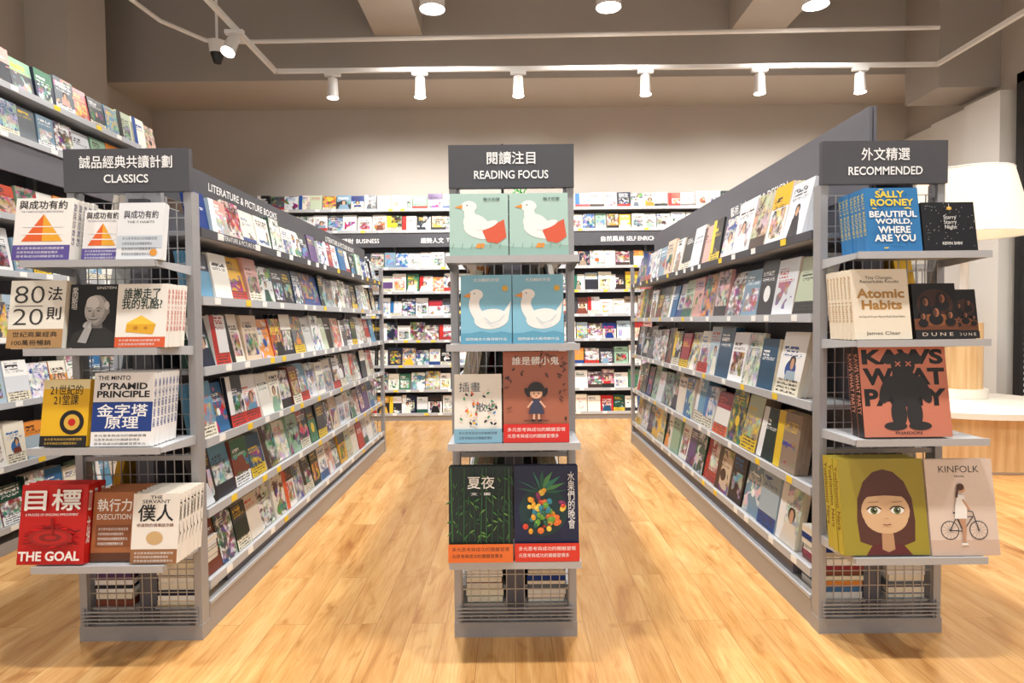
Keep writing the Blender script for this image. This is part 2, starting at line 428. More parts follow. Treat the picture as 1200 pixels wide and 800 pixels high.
    w={'CLASSICS':.072,'READING FOCUS':.12,'RECOMMENDED':.12}[en]
    add_text(sg,en,T((xc,Y0-.013,0)),-w,1.510,w,1.537,M_WHITE,bold=.015)
    fr.build('frame',root); wr_.build('wire_mesh',root); bk.build('shelved_books',root); sb.build('end_sign',root); sg.build('sign_lettering',root)
    return root
XL,XC,XR=-1.243,.003,1.214
island(XL,5.2,(1.365,1.135,.895,.65,.41,.165),(.18,.21),(.12,.155),'誠品經典共讀計劃','CLASSICS',('華文文學','LITERATURE & PICTURE BOOKS'),None,.42)
rc=island(XC,5.3,(1.30,1.07,.84,.61,.38,.15),(.17,.2),(.12,.15),'閱讀注目','READING FOCUS',None,None)
island(XR,5.45,(1.335,1.055,.755,.465,.185),(.21,.265),(.16,.21),'外文精選','RECOMMENDED',('藝術人文','ART & DESIGN'),1.755,.28)

# ------------------------------------------------------------ wall shelving
def wall_shelf(name,M,L,depth,zs,H,hr,wr,hdr,pl,top):
    root=empty(name); fr=MB(); bk=MB(); sg=MB()
    fr.box(0,L,depth,depth+.02,0,H,M_GREY,M)
    fr.box(0,L,.01,depth,0,.055,M_SILVER,M)
    n=max(1,int(round(L/.9)))
    for i in range(n+1):
        x=L*i/n; fr.box(x-.012,x+.012,depth-.04,depth,0,H,M_SILVER,M)
    for x in (-.02,L): fr.box(x,x+.02,0,depth+.02,0,zs[0],M_SILVER,M)
    for k,z in enumerate(zs):
        clear=(zs[k-1]-z-.045) if k else top
        if hdr and k==hdr[0]: clear-=.17
        h=(min(hr[0],clear-.02),min(hr[1],clear))
        shelf_row(fr,bk,M,L,depth,z,h,wr,None,tilt=.14,pl=pl)
    if hdr:
        z=zs[hdr[0]-1]-.03
        fr.box(0,L,.0,.012,z-.14,z,M_DARK if hdr[1] else M_GREY,M)
        x=.25;i=0
        while hdr[1] and x<L-.8:
            c,e=hdr[1][i%len(hdr[1])]
            add_text(sg,c,M,x,z-.10,x+.24,z-.045,M_WHITE,y=-.002,bold=.01)
            add_text(sg,e,M,x+.27,z-.095,x+.27+.03*len(e),z-.05,M_WHITE,y=-.002,bold=.01)
            x+=.95; i+=1
    fr.build('frame',root); bk.build('shelved_books',root)
    if sg.f: sg.build('lettering',root)
wall_shelf('wall_bookshelf',T((-3.1,6.78,0)),6.4,.3,(2.235,2.01,1.62,1.365,1.11,.85,.585,.325,.075),2.3,(.16,.2),(.11,.155),
   (2,[('自然風尚','SELF ENRICHMENT'),('投資理財','BUSINESS'),('趨勢人文','TRENDS, HUMANITIES'),('心靈成長','LIFE & HEALTH')]),.6,.17)
wall_shelf('wall_bookshelf',T((-2.33,1.0,0))@RZ(math.pi/2),3.35,.3,(2.17,1.94,1.565,1.30,.99,.69,.40,.12),2.36,(.17,.215),(.11,.15),
   (2,None),.34,.19)

# ------------------------------------------------------------ hero books
class Cover:
    def __init__(s,mb,M,w,h): s.mb=mb;s.M=M;s.w=w;s.h=h;s.k=0
    def _y(s): s.k+=1; return -.0004-.00010*s.k
    def poly(s,pts,col):
        y=s._y(); s.mb.face([s.M@Vector((a*s.w,y,b*s.h)) for a,b in pts],M_INK,(col,)*3)
    def rect(s,a0,b0,a1,b1,col): s.poly([(a0,b0),(a1,b0),(a1,b1),(a0,b1)],col)
    def ell(s,cx,cy,rx,ry,col,rot=0,n=22):
        pts=[]
        for i in range(n):
            t=2*math.pi*i/n; a=rx*math.cos(t); b=ry*math.sin(t)
            x=a*math.cos(rot)-b*math.sin(rot); z=a*math.sin(rot)+b*math.cos(rot)
            pts.append((cx+x,cy+z*s.w/s.h))
        s.poly(pts,col)
    def line(s,pts,wd,col):
        a=s.w/s.h
        for (x0,y0),(x1,y1) in zip(pts[:-1],pts[1:]):
            dx,dy=x1-x0,(y1-y0)/a; l=math.hypot(dx,dy) or 1; nx,ny=-dy/l*wd/2,dx/l*wd/2
            s.poly([(x0+nx,y0+ny*a),(x0-nx,y0-ny*a),(x1-nx,y1-ny*a),(x1+nx,y1+ny*a)],col)
    def text(s,t,a0,b0,a1,b1,col,bold=.01,rot=False):
        add_text(s.mb,t,s.M,a0*s.w,b0*s.h,a1*s.w,b1*s.h,M_INK,col,y=s._y(),bold=bold,rot=rot)
def book_solid(mb,M,w,h,t,col,spinecol,spine,bt=.0012):
    c=(col,)*3; sp=(spinecol,)*3
    mb.box(0,w,0,bt,0,h,M_INK,M,c); mb.box(0,w,t-bt,t,0,h,M_INK,M,c)
    if spine=='L': mb.box(0,bt,bt,t-bt,0,h,M_INK,M,sp); mb.box(bt,w-.002,bt,t-bt,.002,h-.002,M_PAPER,M,(PG,)*3)
    else: mb.box(w-bt,w,bt,t-bt,0,h,M_INK,M,sp); mb.box(.002,w-bt,bt,t-bt,.002,h-.002,M_PAPER,M,(PG,)*3)
def hero(name,x,z,w,h,n,t,col,draw,yf=1.9,tilt=.16,yaw=0,spinecol=None,spine='R',stext=None,scol=(0,0,0)):
    mb=MB(); sn,cs=math.sin(tilt),math.cos(tilt); spinecol=spinecol or col
    B=T((x,yf,z))@RZ(yaw)
    for i in range(n):
        M=B@T((random.uniform(-.0015,.0015) if i else 0,i*(t/cs+.0015),t*sn+.0012))@RX(-tilt)
        k=U(.94,1); hh=h-(U(0,.002) if i else 0)
        book_solid(mb,M,w,hh,t,col,tuple(q*k for q in spinecol),spine)
        if stext:
            Ms=M@(T((w+.0002,0,0))@RZ(math.pi/2) if spine=='R' else T((-.0002,t,0))@RZ(-math.pi/2))
            add_text(mb,stext,Ms,t*.2,h*.25,t*.8,h*.92,M_INK,scol,y=-.0003,rot=True)
        if i==0: draw(Cover(mb,M,w,h))
    return mb.build(name)
K=rgb(25,25,28); W=rgb(240,240,238); RED=rgb(195,32,28); GOLD=rgb(218,176,72)
Z1,Z2,Z3,Z4=TRAYS
def tlines(c,a0,b0,a1,n,dy,col,s='多元思考與成功的關鍵習慣'):
    for i in range(n): c.text(s[i:]+s[:i],a0,b0-i*dy,a1-(.1 if i%2 else 0),b0-i*dy+dy*.6,col,bold=0)
# left unit ---------------------------------
def d_success(c):
    c.text('與成功有約',.06,.82,.9,.96,K,.015); c.text('THE 7 HABITS OF HIGHLY EFFECTIVE PEOPLE',.1,.765,.84,.795,rgb(80,80,120),0)
    c.poly([(.14,.30),(.86,.30),(.5,.74)],rgb(225,100,45)); c.poly([(.5,.30),(.86,.30),(.5,.74)],rgb(232,168,50)); c.rect(.14,.41,.86,.43,W); c.rect(.14,.53,.86,.545,W)
    c.rect(0,0,1,.24,rgb(92,78,150)); tlines(c,.08,.17,.9,3,.065,W)
hero('paperback_stack',-1.478,Z1,.170,.190,5,.021,rgb(238,235,230),d_success,yf=1.9,spinecol=rgb(232,229,222),stext='與成功有約',scol=rgb(60,50,120))
hero('paperback_stack',-1.292,Z1,.116,.158,2,.014,rgb(236,234,232),d_success,yf=1.93)
def d_succ2(c):
    c.text('與成功有約',.12,.72,.88,.86,rgb(50,50,70),.01); c.text('THE 7 HABITS',.2,.64,.8,.68,K,0); c.rect(0,.2,1,.42,rgb(196,206,216)); tlines(c,.12,.34,.88,4,.09,rgb(90,95,110)); c.ell(.82,.12,.08,.08,rgb(220,150,60))
hero('paperback_stack',-1.170,Z1,.135,.174,2,.014,rgb(226,229,232),d_succ2,yf=1.9)
def d_8020(c):
    c.text('80',.08,.66,.62,.92,rgb(60,60,60),-.01); c.text('20',.08,.34,.62,.58,rgb(60,60,60),-.01); c.line([(.1,.62),(.6,.62)],.012,K); c.text('法',.68,.70,.94,.90,K,.01); c.text('則',.68,.42,.94,.60,K,.01)
    c.rect(0,0,1,.28,rgb(176,138,92)); c.text('世紀商業經典',.1,.16,.9,.24,K); c.text('100萬冊暢銷',.1,.04,.8,.12,K)
hero('paperback_stack',-1.504,Z2,.166,.205,2,.02,rgb(238,235,224),d_8020,yf=1.9)
def d_port(c):
    g=lambda v:rgb(v,v-2,v-4)
    c.poly([(.0,0),(1,0),(.97,.20),(.74,.32),(.40,.32),(.12,.22)],g(44))
    c.poly([(.42,.30),(.70,.30),(.68,.44),(.46,.44)],g(112))
    c.ell(.56,.585,.235,.315,g(150),-.08); c.ell(.52,.60,.205,.295,g(186),-.08); c.ell(.47,.70,.13,.14,g(214),.2)
    c.ell(.79,.57,.035,.07,g(140)); c.ell(.765,.66,.05,.09,g(205),.15)
    c.ell(.42,.575,.035,.012,g(70)); c.ell(.60,.575,.035,.012,g(70)); c.ell(.425,.575,.013,.012,K); c.ell(.605,.575,.013,.012,K)
    c.line([(.36,.61),(.41,.622),(.47,.612)],.014,g(110)); c.line([(.55,.612),(.61,.622),(.67,.608)],.014,g(110))
    c.poly([(.50,.58),(.53,.495),(.50,.482),(.465,.49)],g(150)); c.line([(.465,.49),(.50,.480),(.535,.49)],.010,g(90))
    c.line([(.41,.445),(.47,.432),(.54,.434),(.60,.45)],.016,g(80)); c.line([(.39,.48),(.37,.44)],.008,g(120)); c.line([(.63,.48),(.65,.44)],.008,g(120))
    c.ell(.40,.36,.10,.06,g(175),.5); c.poly([(.22,.08),(.40,.06),(.50,.30),(.46,.42),(.40,.41),(.36,.32)],g(160)); c.line([(.43,.30),(.47,.42)],.05,g(178))
    c.text('愛\n因\n斯\n坦',.05,.60,.17,.95,W,0); c.text('EINSTEIN',.55,.92,.94,.96,W,0)
hero('hardcover_book',-1.334,Z2,.148,.192,2,.022,rgb(22,22,24),d_port,yf=1.915)
def d_cheese(c):
    c.text('誰搬走了\n我的乳酪?',.1,.60,.9,.93,rgb(30,60,50),.015); c.poly([(.2,.24),(.75,.2),(.8,.36),(.5,.5),(.22,.38)],rgb(240,200,64)); c.poly([(.2,.24),(.75,.2),(.8,.36),(.22,.36)],rgb(225,170,40)); c.ell(.4,.3,.05,.04,rgb(190,130,30)); c.ell(.6,.3,.04,.03,rgb(190,130,30)); c.rect(0,0,1,.16,rgb(215,90,45)); tlines(c,.08,.09,.9,2,.06,W)
hero('paperback_stack',-1.182,Z2,.15,.192,6,.017,rgb(240,237,230),d_cheese,yf=1.9,stext='誰搬走了我的乳酪',scol=rgb(200,60,40))
def d_yel(c):
    c.rect(0,.86,1,1,rgb(238,226,176)); c.text('21世紀的\n21堂課',.15,.62,.85,.92,K,.005); c.ell(.66,.36,.26,.26,K); c.ell(.66,.36,.17,.17,GOLD); c.ell(.66,.36,.08,.08,RED); c.rect(0,0,1,.16,K); tlines(c,.1,.09,.9,2,.06,GOLD)
hero('paperback_stack',-1.415,Z3,.14,.20,2,.02,rgb(232,184,34),d_yel,yf=1.9)
def d_pyr(c):
    c.text('THE MINTO',.06,.90,.6,.96,K,.01); c.text('PYRAMID\nPRINCIPLE',.06,.66,.94,.86,K,.03); c.rect(0,.2,1,.60,rgb(24,58,134)); c.text('金字塔\n原理',.08,.24,.92,.57,W,.015); tlines(c,.06,.13,.92,3,.055,K)
hero('paperback_stack',-1.260,Z3,.180,.22,7,.019,rgb(242,242,242),d_pyr,yf=1.895,stext='金字塔原理',scol=rgb(30,70,150))
def d_goal(c):
    for i in range(60):
        a=i*.21; c.ell(.5+.3*math.cos(a)*U(.6,1.4),.35+.12*math.sin(a)*U(.5,1.4),.09,.012,rgb(random.randint(120,225),16,18),U(-.3,.3),8)
    c.text('目標',.08,.68,.92,.94,W,.02); c.text('A PROCESS OF ONGOING IMPROVEMENT',.1,.61,.9,.64,W,0)
    for r,k in ((.34,.5),(.26,.7),(.17,.35),(.09,.65)): c.ell(.5,.34,r,r*.36,(.7*k,.015,.012))
    c.line([(.55,.36),(.50,.58)],.035,rgb(140,10,10)); c.text('THE GOAL',.04,.05,.96,.17,W,.03)
hero('paperback_stack',-1.492,Z4,.20,.235,3,.026,rgb(192,26,22),d_goal,yf=1.895,stext='目標',scol=W)
def d_exec(c):
    c.text('執行力',.1,.72,.9,.90,W,.015); c.text('EXECUTION',.1,.60,.9,.68,W,.01); c.rect(.1,.2,.9,.52,rgb(138,80,44)); tlines(c,.15,.44,.85,4,.07,W); c.rect(0,0,1,.12,rgb(92,50,28))
hero('paperback_stack',-1.288,Z4,.13,.205,5,.024,rgb(166,102,58),d_exec,yf=1.92,spinecol=rgb(230,225,218),stext='執行力',scol=rgb(150,70,40))
def d_serv(c):
    c.text('THE\nSERVANT',.2,.86,.8,.97,K,.01); c.text('僕人',.12,.60,.88,.84,K,.015); c.text('修道院的領導啟示錄',.1,.52,.9,.57,rgb(120,60,30)); c.rect(0,.0,1,.2,rgb(150,102,62)); c.ell(.5,.36,.18,.14,rgb(205,172,122)); tlines(c,.08,.13,.92,3,.055,W)
hero('paperback_stack',-1.155,Z4,.140,.205,7,.02,rgb(238,234,226),d_serv,yf=1.9,stext='僕人',scol=K)
# centre unit --------------------------------
def d_goose(c):
    c.poly([(0,0),(1,0),(1,.16),(.7,.2),(.3,.13),(0,.15)],rgb(148,182,172))
    c.ell(.46,.50,.24,.17,W,-.5); c.ell(.54,.42,.30,.16,W,-.2); c.ell(.35,.64,.095,.19,W,.15); c.ell(.33,.79,.135,.10,W); c.poly([(.22,.82),(.08,.78),(.22,.755)],rgb(232,150,60)); c.ell(.30,.81,.012,.012,K)
    c.poly([(.56,.40),(.93,.58),(.97,.30),(.82,.20),(.64,.23)],rgb(212,92,64)); c.ell(.64,.49,.19,.06,W,.35); c.poly([(.48,.20),(.60,.20),(.58,.13),(.44,.13)],rgb(232,150,60))
    for i in range(6): c.line([(.05+i*.16,.12),(.07+i*.16,.20)],.008,rgb(108,144,130))
    c.text('鴨子的夢',.58,.88,.86,.93,rgb(70,92,88))
for x in (-.182,-.004): hero('picture_book',x,Z1,.174,.19,2,.009,rgb(172,204,196),d_goose,yf=1.9,tilt=.12)
def d_whale(c):
    c.text('大白鯨的天空',.25,.90,.75,.95,W)
    c.ell(.60,.36,.34,.20,W,.10); c.poly([(.82,.44),(.99,.62),(.93,.34),(.80,.26)],W)
    for i in range(9):
        t=i/8; c.ell(.38-.10*math.sin(t*2.6)-.03*t,.38+.30*t,.115-.02*t,.10,W)
    c.ell(.30,.71,.14,.11,W,.1); c.poly([(.19,.74),(.03,.69),(.19,.665)],rgb(228,150,56)); c.ell(.27,.73,.013,.013,K)
    c.line([(.46,.38),(.60,.30),(.76,.34),(.86,.42)],.010,rgb(160,196,214)); c.line([(.50,.32),(.62,.25),(.76,.28)],.008,rgb(160,196,214))
    c.rect(0,0,1,.15,rgb(92,160,190)); c.poly([(0,.15),(1,.15),(.8,.18),(.6,.155),(.4,.185),(.2,.155)],rgb(92,160,190)); c.text('國際繪本大獎得獎作品',.1,.05,.9,.09,W,0); c.ell(.87,.80,.06,.06,GOLD)
for x in (-.152,.003): hero('picture_book',x,Z2,.152,.208,3,.010,rgb(130,190,216),d_whale,yf=1.9,tilt=.12)
def d_walk(c):
    c.text('插畫',.1,.74,.55,.88,rgb(50,60,80),.0); c.text('散步',.45,.45,.9,.58,rgb(50,60,80),0)
    cs=[rgb(220,90,60),rgb(60,130,180),rgb(240,190,60),rgb(70,140,100),K]
    for i in range(30):
        x=U(.1,.9); y=U(.24,.72); q=random.choice(cs); c.ell(x,y,.022,.04,q,U(-1,1),8); c.ell(x,y+.05,.016,.016,rgb(235,190,160),0,8)
    c.rect(0,0,1,.2,rgb(130,178,202)); tlines(c,.1,.12,.9,2,.07,rgb(40,60,90))
hero('picture_book',-.175,Z3,.142,.205,2,.014,rgb(238,236,228),d_walk,yf=1.9,tilt=.12)
def d_girl(c):
    c.rect(0,.2,1,1,rgb(168,100,74))
    for i in range(34):
        x=U(.0,1); y=U(.70,.99) if i<22 else U(.25,.95); 
        if i>=22: x=random.choice((U(0,.16),U(.86,1)))
        c.ell(min(.95,max(.05,x)),min(.96,y),U(.025,.05),U(.012,.02),random.choice([rgb(96,52,40),rgb(66,38,30),rgb(128,70,50)]),U(0,3),8)
    c.text('誰是髒小鬼',.14,.85,.86,.94,W,.012)
    c.ell(.5,.235,.2,.025,rgb(120,66,48))
    H=rgb(34,22,20); S=rgb(226,180,150)
    c.line([(.465,.24),(.47,.32)],.032,S); c.line([(.545,.24),(.54,.32)],.032,S); c.ell(.455,.24,.035,.016,K); c.ell(.555,.24,.035,.016,K)
    c.poly([(.38,.31),(.63,.31),(.56,.47),(.45,.47)],rgb(56,58,84)); c.line([(.45,.45),(.37,.38)],.026,S); c.line([(.56,.45),(.64,.38)],.026,S)
    c.ell(.505,.575,.125,.12,H); c.ell(.37,.545,.035,.075,H,.4); c.ell(.64,.545,.035,.075,H,-.4); c.ell(.505,.535,.095,.080,S); c.poly([(.415,.555),(.595,.555),(.58,.60),(.43,.60)],H)
    c.ell(.47,.535,.010,.013,K); c.ell(.54,.535,.010,.013,K); c.ell(.505,.505,.014,.008,RED)
    c.rect(0,0,1,.2,rgb(212,34,24)); tlines(c,.06,.12,.94,2,.07,W)
hero('picture_book',-.028,Z3,.196,.272,2,.012,rgb(168,100,74),d_girl,yf=1.9,tilt=.12)
def d_bamboo(c):
    for i in range(11):
        x=.06+i*.088; xt=x+U(-.04,.04); c.line([(x,.2),(xt,.985)],U(.008,.018),random.choice([rgb(36,84,46),rgb(60,110,54),rgb(22,62,36)]))
        for j in range(14):
            y=U(.25,.92); g=random.choice([rgb(50,104,46),rgb(30,72,38),rgb(92,134,60),rgb(22,56,34)]); dx=U(-.12,.12); dy=U(-.09,-.02)
            c.poly([(x,y),(x+dx*.5,y+dy*.5+.012),(x+dx,y+dy),(x+dx*.5,y+dy*.5-.012)],g)
    c.text('夏夜',.3,.77,.72,.90,W,.01); c.text('文 · 圖',.35,.70,.65,.73,W,0)
    c.rect(0,0,1,.19,rgb(226,110,40)); tlines(c,.06,.115,.94,2,.07,K)
hero('picture_book',-.196,Z4,.193,.28,3,.011,rgb(14,34,26),d_bamboo,yf=1.895,tilt=.12)
def d_fruit(c):
    c.ell(.45,.52,.38,.38,rgb(16,54,56),.4)
    fc=[rgb(226,160,40),rgb(205,64,40),rgb(100,156,50),rgb(226,112,40),rgb(130,46,92),rgb(46,126,146),rgb(236,198,76),rgb(30,92,66)]
    for i in range(9):
        a=i*.4-.1; c.poly([(.42,.72),(.42+.2*math.cos(a)-.03,.75+.13*math.sin(a)),(.42+.4*math.cos(a),.76+.2*math.sin(a)),(.42+.2*math.cos(a)+.03,.72+.12*math.sin(a))],random.choice([rgb(40,120,96),rgb(30,92,66),rgb(76,140,76)]))
    for i in range(60):
        a=U(0,6.28); r=U(0,.34); q=random.choice(fc); x,y=.45+r*math.cos(a),.50+r*.75*math.sin(a); c.ell(x,y,U(.03,.07),U(.03,.05),q,U(0,3),12); c.ell(x-.01,y+.01,.014,.01,tuple(min(1,k*1.6+.05) for k in q),0,8)
    c.text('水\n果\n們\n的\n晚\n會',.83,.34,.94,.94,W,0)
    c.rect(0,0,1,.19,rgb(214,52,28)); tlines(c,.06,.115,.94,2,.07,W)
hero('picture_book',.002,Z4,.193,.28,3,.011,rgb(18,24,62),d_fruit,yf=1.895,tilt=.12)
# right unit ---------------------------------
DR=.006
def d_roon(c):
    Y=rgb(236,206,60)
    for i in range(16): c.line([(U(.05,.9),U(.05,.95)),(U(.05,.9),U(.05,.95))],.006,rgb(34,92,150))
    c.text('SALLY',.2,.84,.74,.95,Y,.03); c.text('ROONEY',.1,.71,.9,.82,Y,.03); c.text('BEAUTIFUL',.06,.53,.94,.63,W,.03); c.text('WORLD,',.16,.41,.84,.51,W,.03); c.text('WHERE',.2,.28,.8,.39,W,.03); c.text('ARE YOU',.12,.15,.88,.26,W,.03)
    for i in range(5): c.ell(U(.1,.9),random.choice((.05,.97,.67)),.05,.012,Y,U(-.6,.6),8)
hero('paperback_stack',1.052+DR,Z1,.16,.195,7,.020,rgb(46,118,176),d_roon,yf=1.9,spine='L',stext='SALLY ROONEY',scol=rgb(242,215,70))
def d_star(c):
    for i in range(60): c.ell(U(.03,.97),U(.05,.97),.006,.006,W,0,5)
    c.text('Starry\nStarry\nNight',.38,.42,.62,.72,W,0); c.text('KEVIN SHIN',.32,.12,.68,.18,W)
    c.ell(.5,.86,.05,.035,GOLD); c.line([(.5,.86),(.5,.95)],.008,W)
hero('art_book',1.218+DR,Z1,.158,.15,2,.011,rgb(18,20,28),d_star,yf=1.9,spine='L')
def d_atom(c):
    c.text('Tiny Changes,\nRemarkable Results',.16,.80,.84,.90,K,0)
    c.text('Atomic\nHabits',.08,.42,.92,.72,rgb(172,126,56),.03); c.text('An Easy & Proven Way to Build Good Habits',.1,.30,.9,.335,K,0); c.text('James Clear',.2,.05,.8,.11,K,0)
hero('paperback_stack',1.014+DR,Z2,.170,.213,7,.020,rgb(230,220,200),d_atom,yf=1.9,spine='L',stext='Atomic Habits',scol=rgb(180,135,65))
def d_dune(c):
    c.ell(.5,.62,.42,.36,rgb(58,32,22)); c.rect(0,.16,1,.36,rgb(104,60,36)); c.ell(.5,.34,.4,.14,rgb(132,80,46))
    for x,y,s in ((.28,.66,.10),(.66,.72,.11),(.5,.47,.11),(.2,.40,.075),(.82,.42,.08)):
        c.ell(x,y-.12,s*1.5,s*1.2,rgb(16,12,14)); c.ell(x,y,s*1.1,s*1.45,rgb(18,12,12)); c.ell(x+.01,y,s*.62,s*.9,rgb(150,96,70)); c.ell(x-.02,y,s*.4,s*.8,rgb(80,48,36))
    c.rect(0,0,1,.14,K); c.text('D U N E',.15,.05,.85,.11,rgb(220,200,180),0)
hero('paperback_stack',1.194+DR,Z2,.13,.168,2,.018,rgb(14,12,14),d_dune,yf=1.9,spine='L')
hero('paperback_stack',1.330+DR,Z2,.075,.15,2,.016,rgb(14,12,14),d_dune,yf=1.93,spine='L')
def d_kaws(c):
    P=rgb(202,124,100); D=rgb(22,20,22); c.rect(.0,.0,1,1,P)
    for t,a,b_ in (('KAWS',.80,.97),('WHAT',.57,.76),('PARTY',.34,.53)): c.text(t,.03,a,.97,b_,D,.045)
    G=rgb(40,38,40); c.ell(.5,.80,.14,.14,G); c.ell(.34,.86,.07,.06,G,.3); c.ell(.66,.86,.07,.06,G,-.3); c.ell(.5,.54,.18,.22,G); c.ell(.29,.52,.07,.17,G,-.4); c.ell(.71,.52,.07,.17,G,.4); c.ell(.41,.26,.09,.17,G); c.ell(.59,.26,.09,.17,G); c.ell(.36,.12,.13,.05,G); c.ell(.64,.12,.13,.05,G)
    for q in (.44,.56): c.line([(q-.03,.78),(q+.03,.83)],.015,P); c.line([(q-.03,.83),(q+.03,.78)],.015,P)
    c.text('PHAIDON',.35,.03,.65,.06,K)
hero('art_book',1.045+DR,Z3,.262,.272,2,.035,rgb(202,124,100),d_kaws,yf=1.9,spine='L',spinecol=rgb(35,30,32),stext='KAWS WHAT PARTY',scol=rgb(232,160,135))
def d_nara(c):
    c.rect(0,0,1,1,rgb(156,142,44)); HB=rgb(84,46,34); S=rgb(214,178,138)
    c.poly([(.26,0),(.36,.13),(.68,.13),(.80,0)],rgb(94,32,34))
    c.poly([(.20,.14),(.18,.35),(.20,.58),(.28,.76),(.40,.86),(.52,.89),(.64,.86),(.76,.76),(.84,.58),(.86,.35),(.84,.14),(.72,.10),(.32,.10)],HB)
    c.poly([(.45,.06),(.46,.28),(.59,.28),(.60,.06),(.525,.03)],rgb(188,146,108)); c.poly([(.36,.10),(.45,.13),(.45,.06),(.40,.02)],rgb(94,32,34)); c.poly([(.60,.13),(.69,.10),(.65,.02),(.60,.06)],rgb(94,32,34))
    c.ell(.52,.455,.285,.235,S); c.ell(.52,.39,.26,.19,S)
    c.poly([(.215,.46),(.25,.66),(.38,.80),(.52,.83),(.66,.80),(.79,.66),(.825,.46),(.785,.56),(.74,.60),(.62,.61),(.52,.615),(.42,.61),(.30,.60),(.255,.56)],HB)
    for q in (.385,.655):
        c.ell(q,.46,.078,.042,W); c.ell(q,.46,.042,.042,rgb(84,104,50)); c.ell(q,.46,.020,.022,K); c.ell(q+.014,.472,.009,.009,W)
        c.line([(q-.085,.47),(q-.045,.498),(q+.035,.500),(q+.085,.475)],.014,rgb(60,30,20)); c.line([(q-.06,.545),(q+.06,.55)],.007,rgb(140,90,64))
    c.ell(.508,.375,.008,.005,rgb(160,100,80)); c.ell(.535,.375,.008,.005,rgb(160,100,80)); c.line([(.475,.315),(.52,.308),(.57,.317)],.012,rgb(150,70,60))
hero('art_book',.985+DR,Z4,.258,.285,3,.03,rgb(156,142,44),d_nara,yf=1.9,spine='L',spinecol=rgb(184,166,56),stext='Yoshitomo Nara',scol=rgb(90,30,25))
def d_kin(c):
    BG=rgb(222,204,190)
    c.rect(0,0,1,.16,rgb(208,182,164)); c.text('KINFOLK',.2,.86,.8,.93,rgb(60,55,55),-.005); c.text('TRAVEL',.42,.81,.58,.83,rgb(60,55,55),0)
    D=rgb(44,52,62)
    for x in (.29,.71):
        c.ell(x,.26,.135,.135,D); c.ell(x,.26,.122,.122,BG)
        for k in range(6): a=k*math.pi/6; c.line([(x-.12*math.cos(a),.26-.12*.74*math.sin(a)),(x+.12*math.cos(a),.26+.12*.74*math.sin(a))],.003,D)
    c.line([(.29,.26),(.40,.40),(.64,.40),(.48,.25),(.29,.26)],.014,D); c.line([(.40,.40),(.48,.25)],.014,D); c.line([(.71,.26),(.64,.45),(.57,.46)],.014,D); c.line([(.35,.44),(.44,.44)],.022,D)
    c.poly([(.41,.42),(.52,.42),(.53,.28),(.50,.14),(.46,.14),(.47,.28)],rgb(190,146,116)); c.poly([(.44,.13),(.52,.13),(.54,.11),(.44,.11)],W); c.poly([(.37,.38),(.55,.38),(.56,.50),(.54,.62),(.44,.63),(.39,.52)],rgb(240,238,234)); c.line([(.51,.58),(.57,.50),(.60,.47)],.03,rgb(200,156,124)); c.ell(.51,.69,.045,.055,rgb(200,152,120)); c.ell(.49,.71,.055,.05,rgb(80,52,36)); c.line([(.45,.70),(.42,.60)],.03,rgb(80,52,36))
hero('magazine',1.256,Z4,.205,.285,3,.006,rgb(222,204,190),d_kin,yf=1.9,spine='L')

# ------------------------------------------------------------ room shell
WL,WR,WB=-3.95,4.4,7.15; ZS,ZC=3.41,4.30
def bx(name,x0,x1,y0,y1,z0,z1,mat):
    m=MB(); m.box(x0,x1,y0,y1,z0,z1,mat); return m.build(name)
bx('floor',WL-.2,WR+.2,-3,WB+.2,-.1,0,M_FLOOR)
bx('wall_back',WL-.2,WR+.2,WB,WB+.2,0,ZC,M_WALL)
bx('wall_left',WL-.2,WL,-3,WB,0,ZC,M_WALL)
bx('wall_right',WR,WR+.2,-3,WB,0,ZC,M_WALL)
m=MB(); m.box(WL-.2,WR+.2,-3,WB+.2,ZC,ZC+.2,M_CEIL)
m.build('ceiling')
m=MB(); m.box(WL,WR,6.3,WB,ZS,ZC,M_BEAM); m.box(WL,WR,6.302,WB,ZS-.004,ZS,M_SOFF); m.build('ceiling_soffit')
bx('ceiling_beam',-1.30,-.84,-2.8,6.3,3.83,ZC,M_SOFF)
bx('ceiling_beam',2.14,2.66,-2.8,6.3,3.83,ZC,M_SOFF)
bx('column',WL,-3.6,5.3,5.8,0,ZC,M_WALL)
m=MB()
y=WB-.02
for i,wd in enumerate((.55,.55,.45)):
    m.box(WR-.06-.05*i,WR,y-wd+.012,y,0,1.98,M_PANEL); m.box(WR-.06-.05*i,WR,y-wd+.012,y,1.995,3.0,M_PANEL)
    y-=wd
m.build('trim_1')
bx('ceiling_beam',WR-.55,WR,5.8,6.3,3.1,ZC,M_BEAM)
m=MB()
m.box(WR-.04,WR,3.6,5.5,.2,3.0,M_BLIND)
for yy in (3.6,4.5,5.42): m.box(WR-.09,WR,yy,yy+.08,.1,3.1,M_BLACK)
m.box(WR-.09,WR,3.6,5.5,3.02,3.1,M_BLACK); m.box(WR-.09,WR,3.6,5.5,.1,.18,M_BLACK)
for i in range(55): m.box(WR-.06,WR-.04,3.68,5.42,.25+i*.05,.275+i*.05,M_WHITEP)
m.build('window_1')
bx('baseboard_back',WL,WR,WB-.015,WB,0,.1,M_GREY)
m=MB()
m.box(3.55,4.0,6.0,6.3,0,.06,M_SILVER); m.box(3.55,4.0,6.0,6.3,1.5,1.54,M_SILVER)
for i in range(10): m.box(3.56+i*.047,3.57+i*.047,6.0,6.012,.06,1.5,M_SILVER)
m.build('slatted_rack')

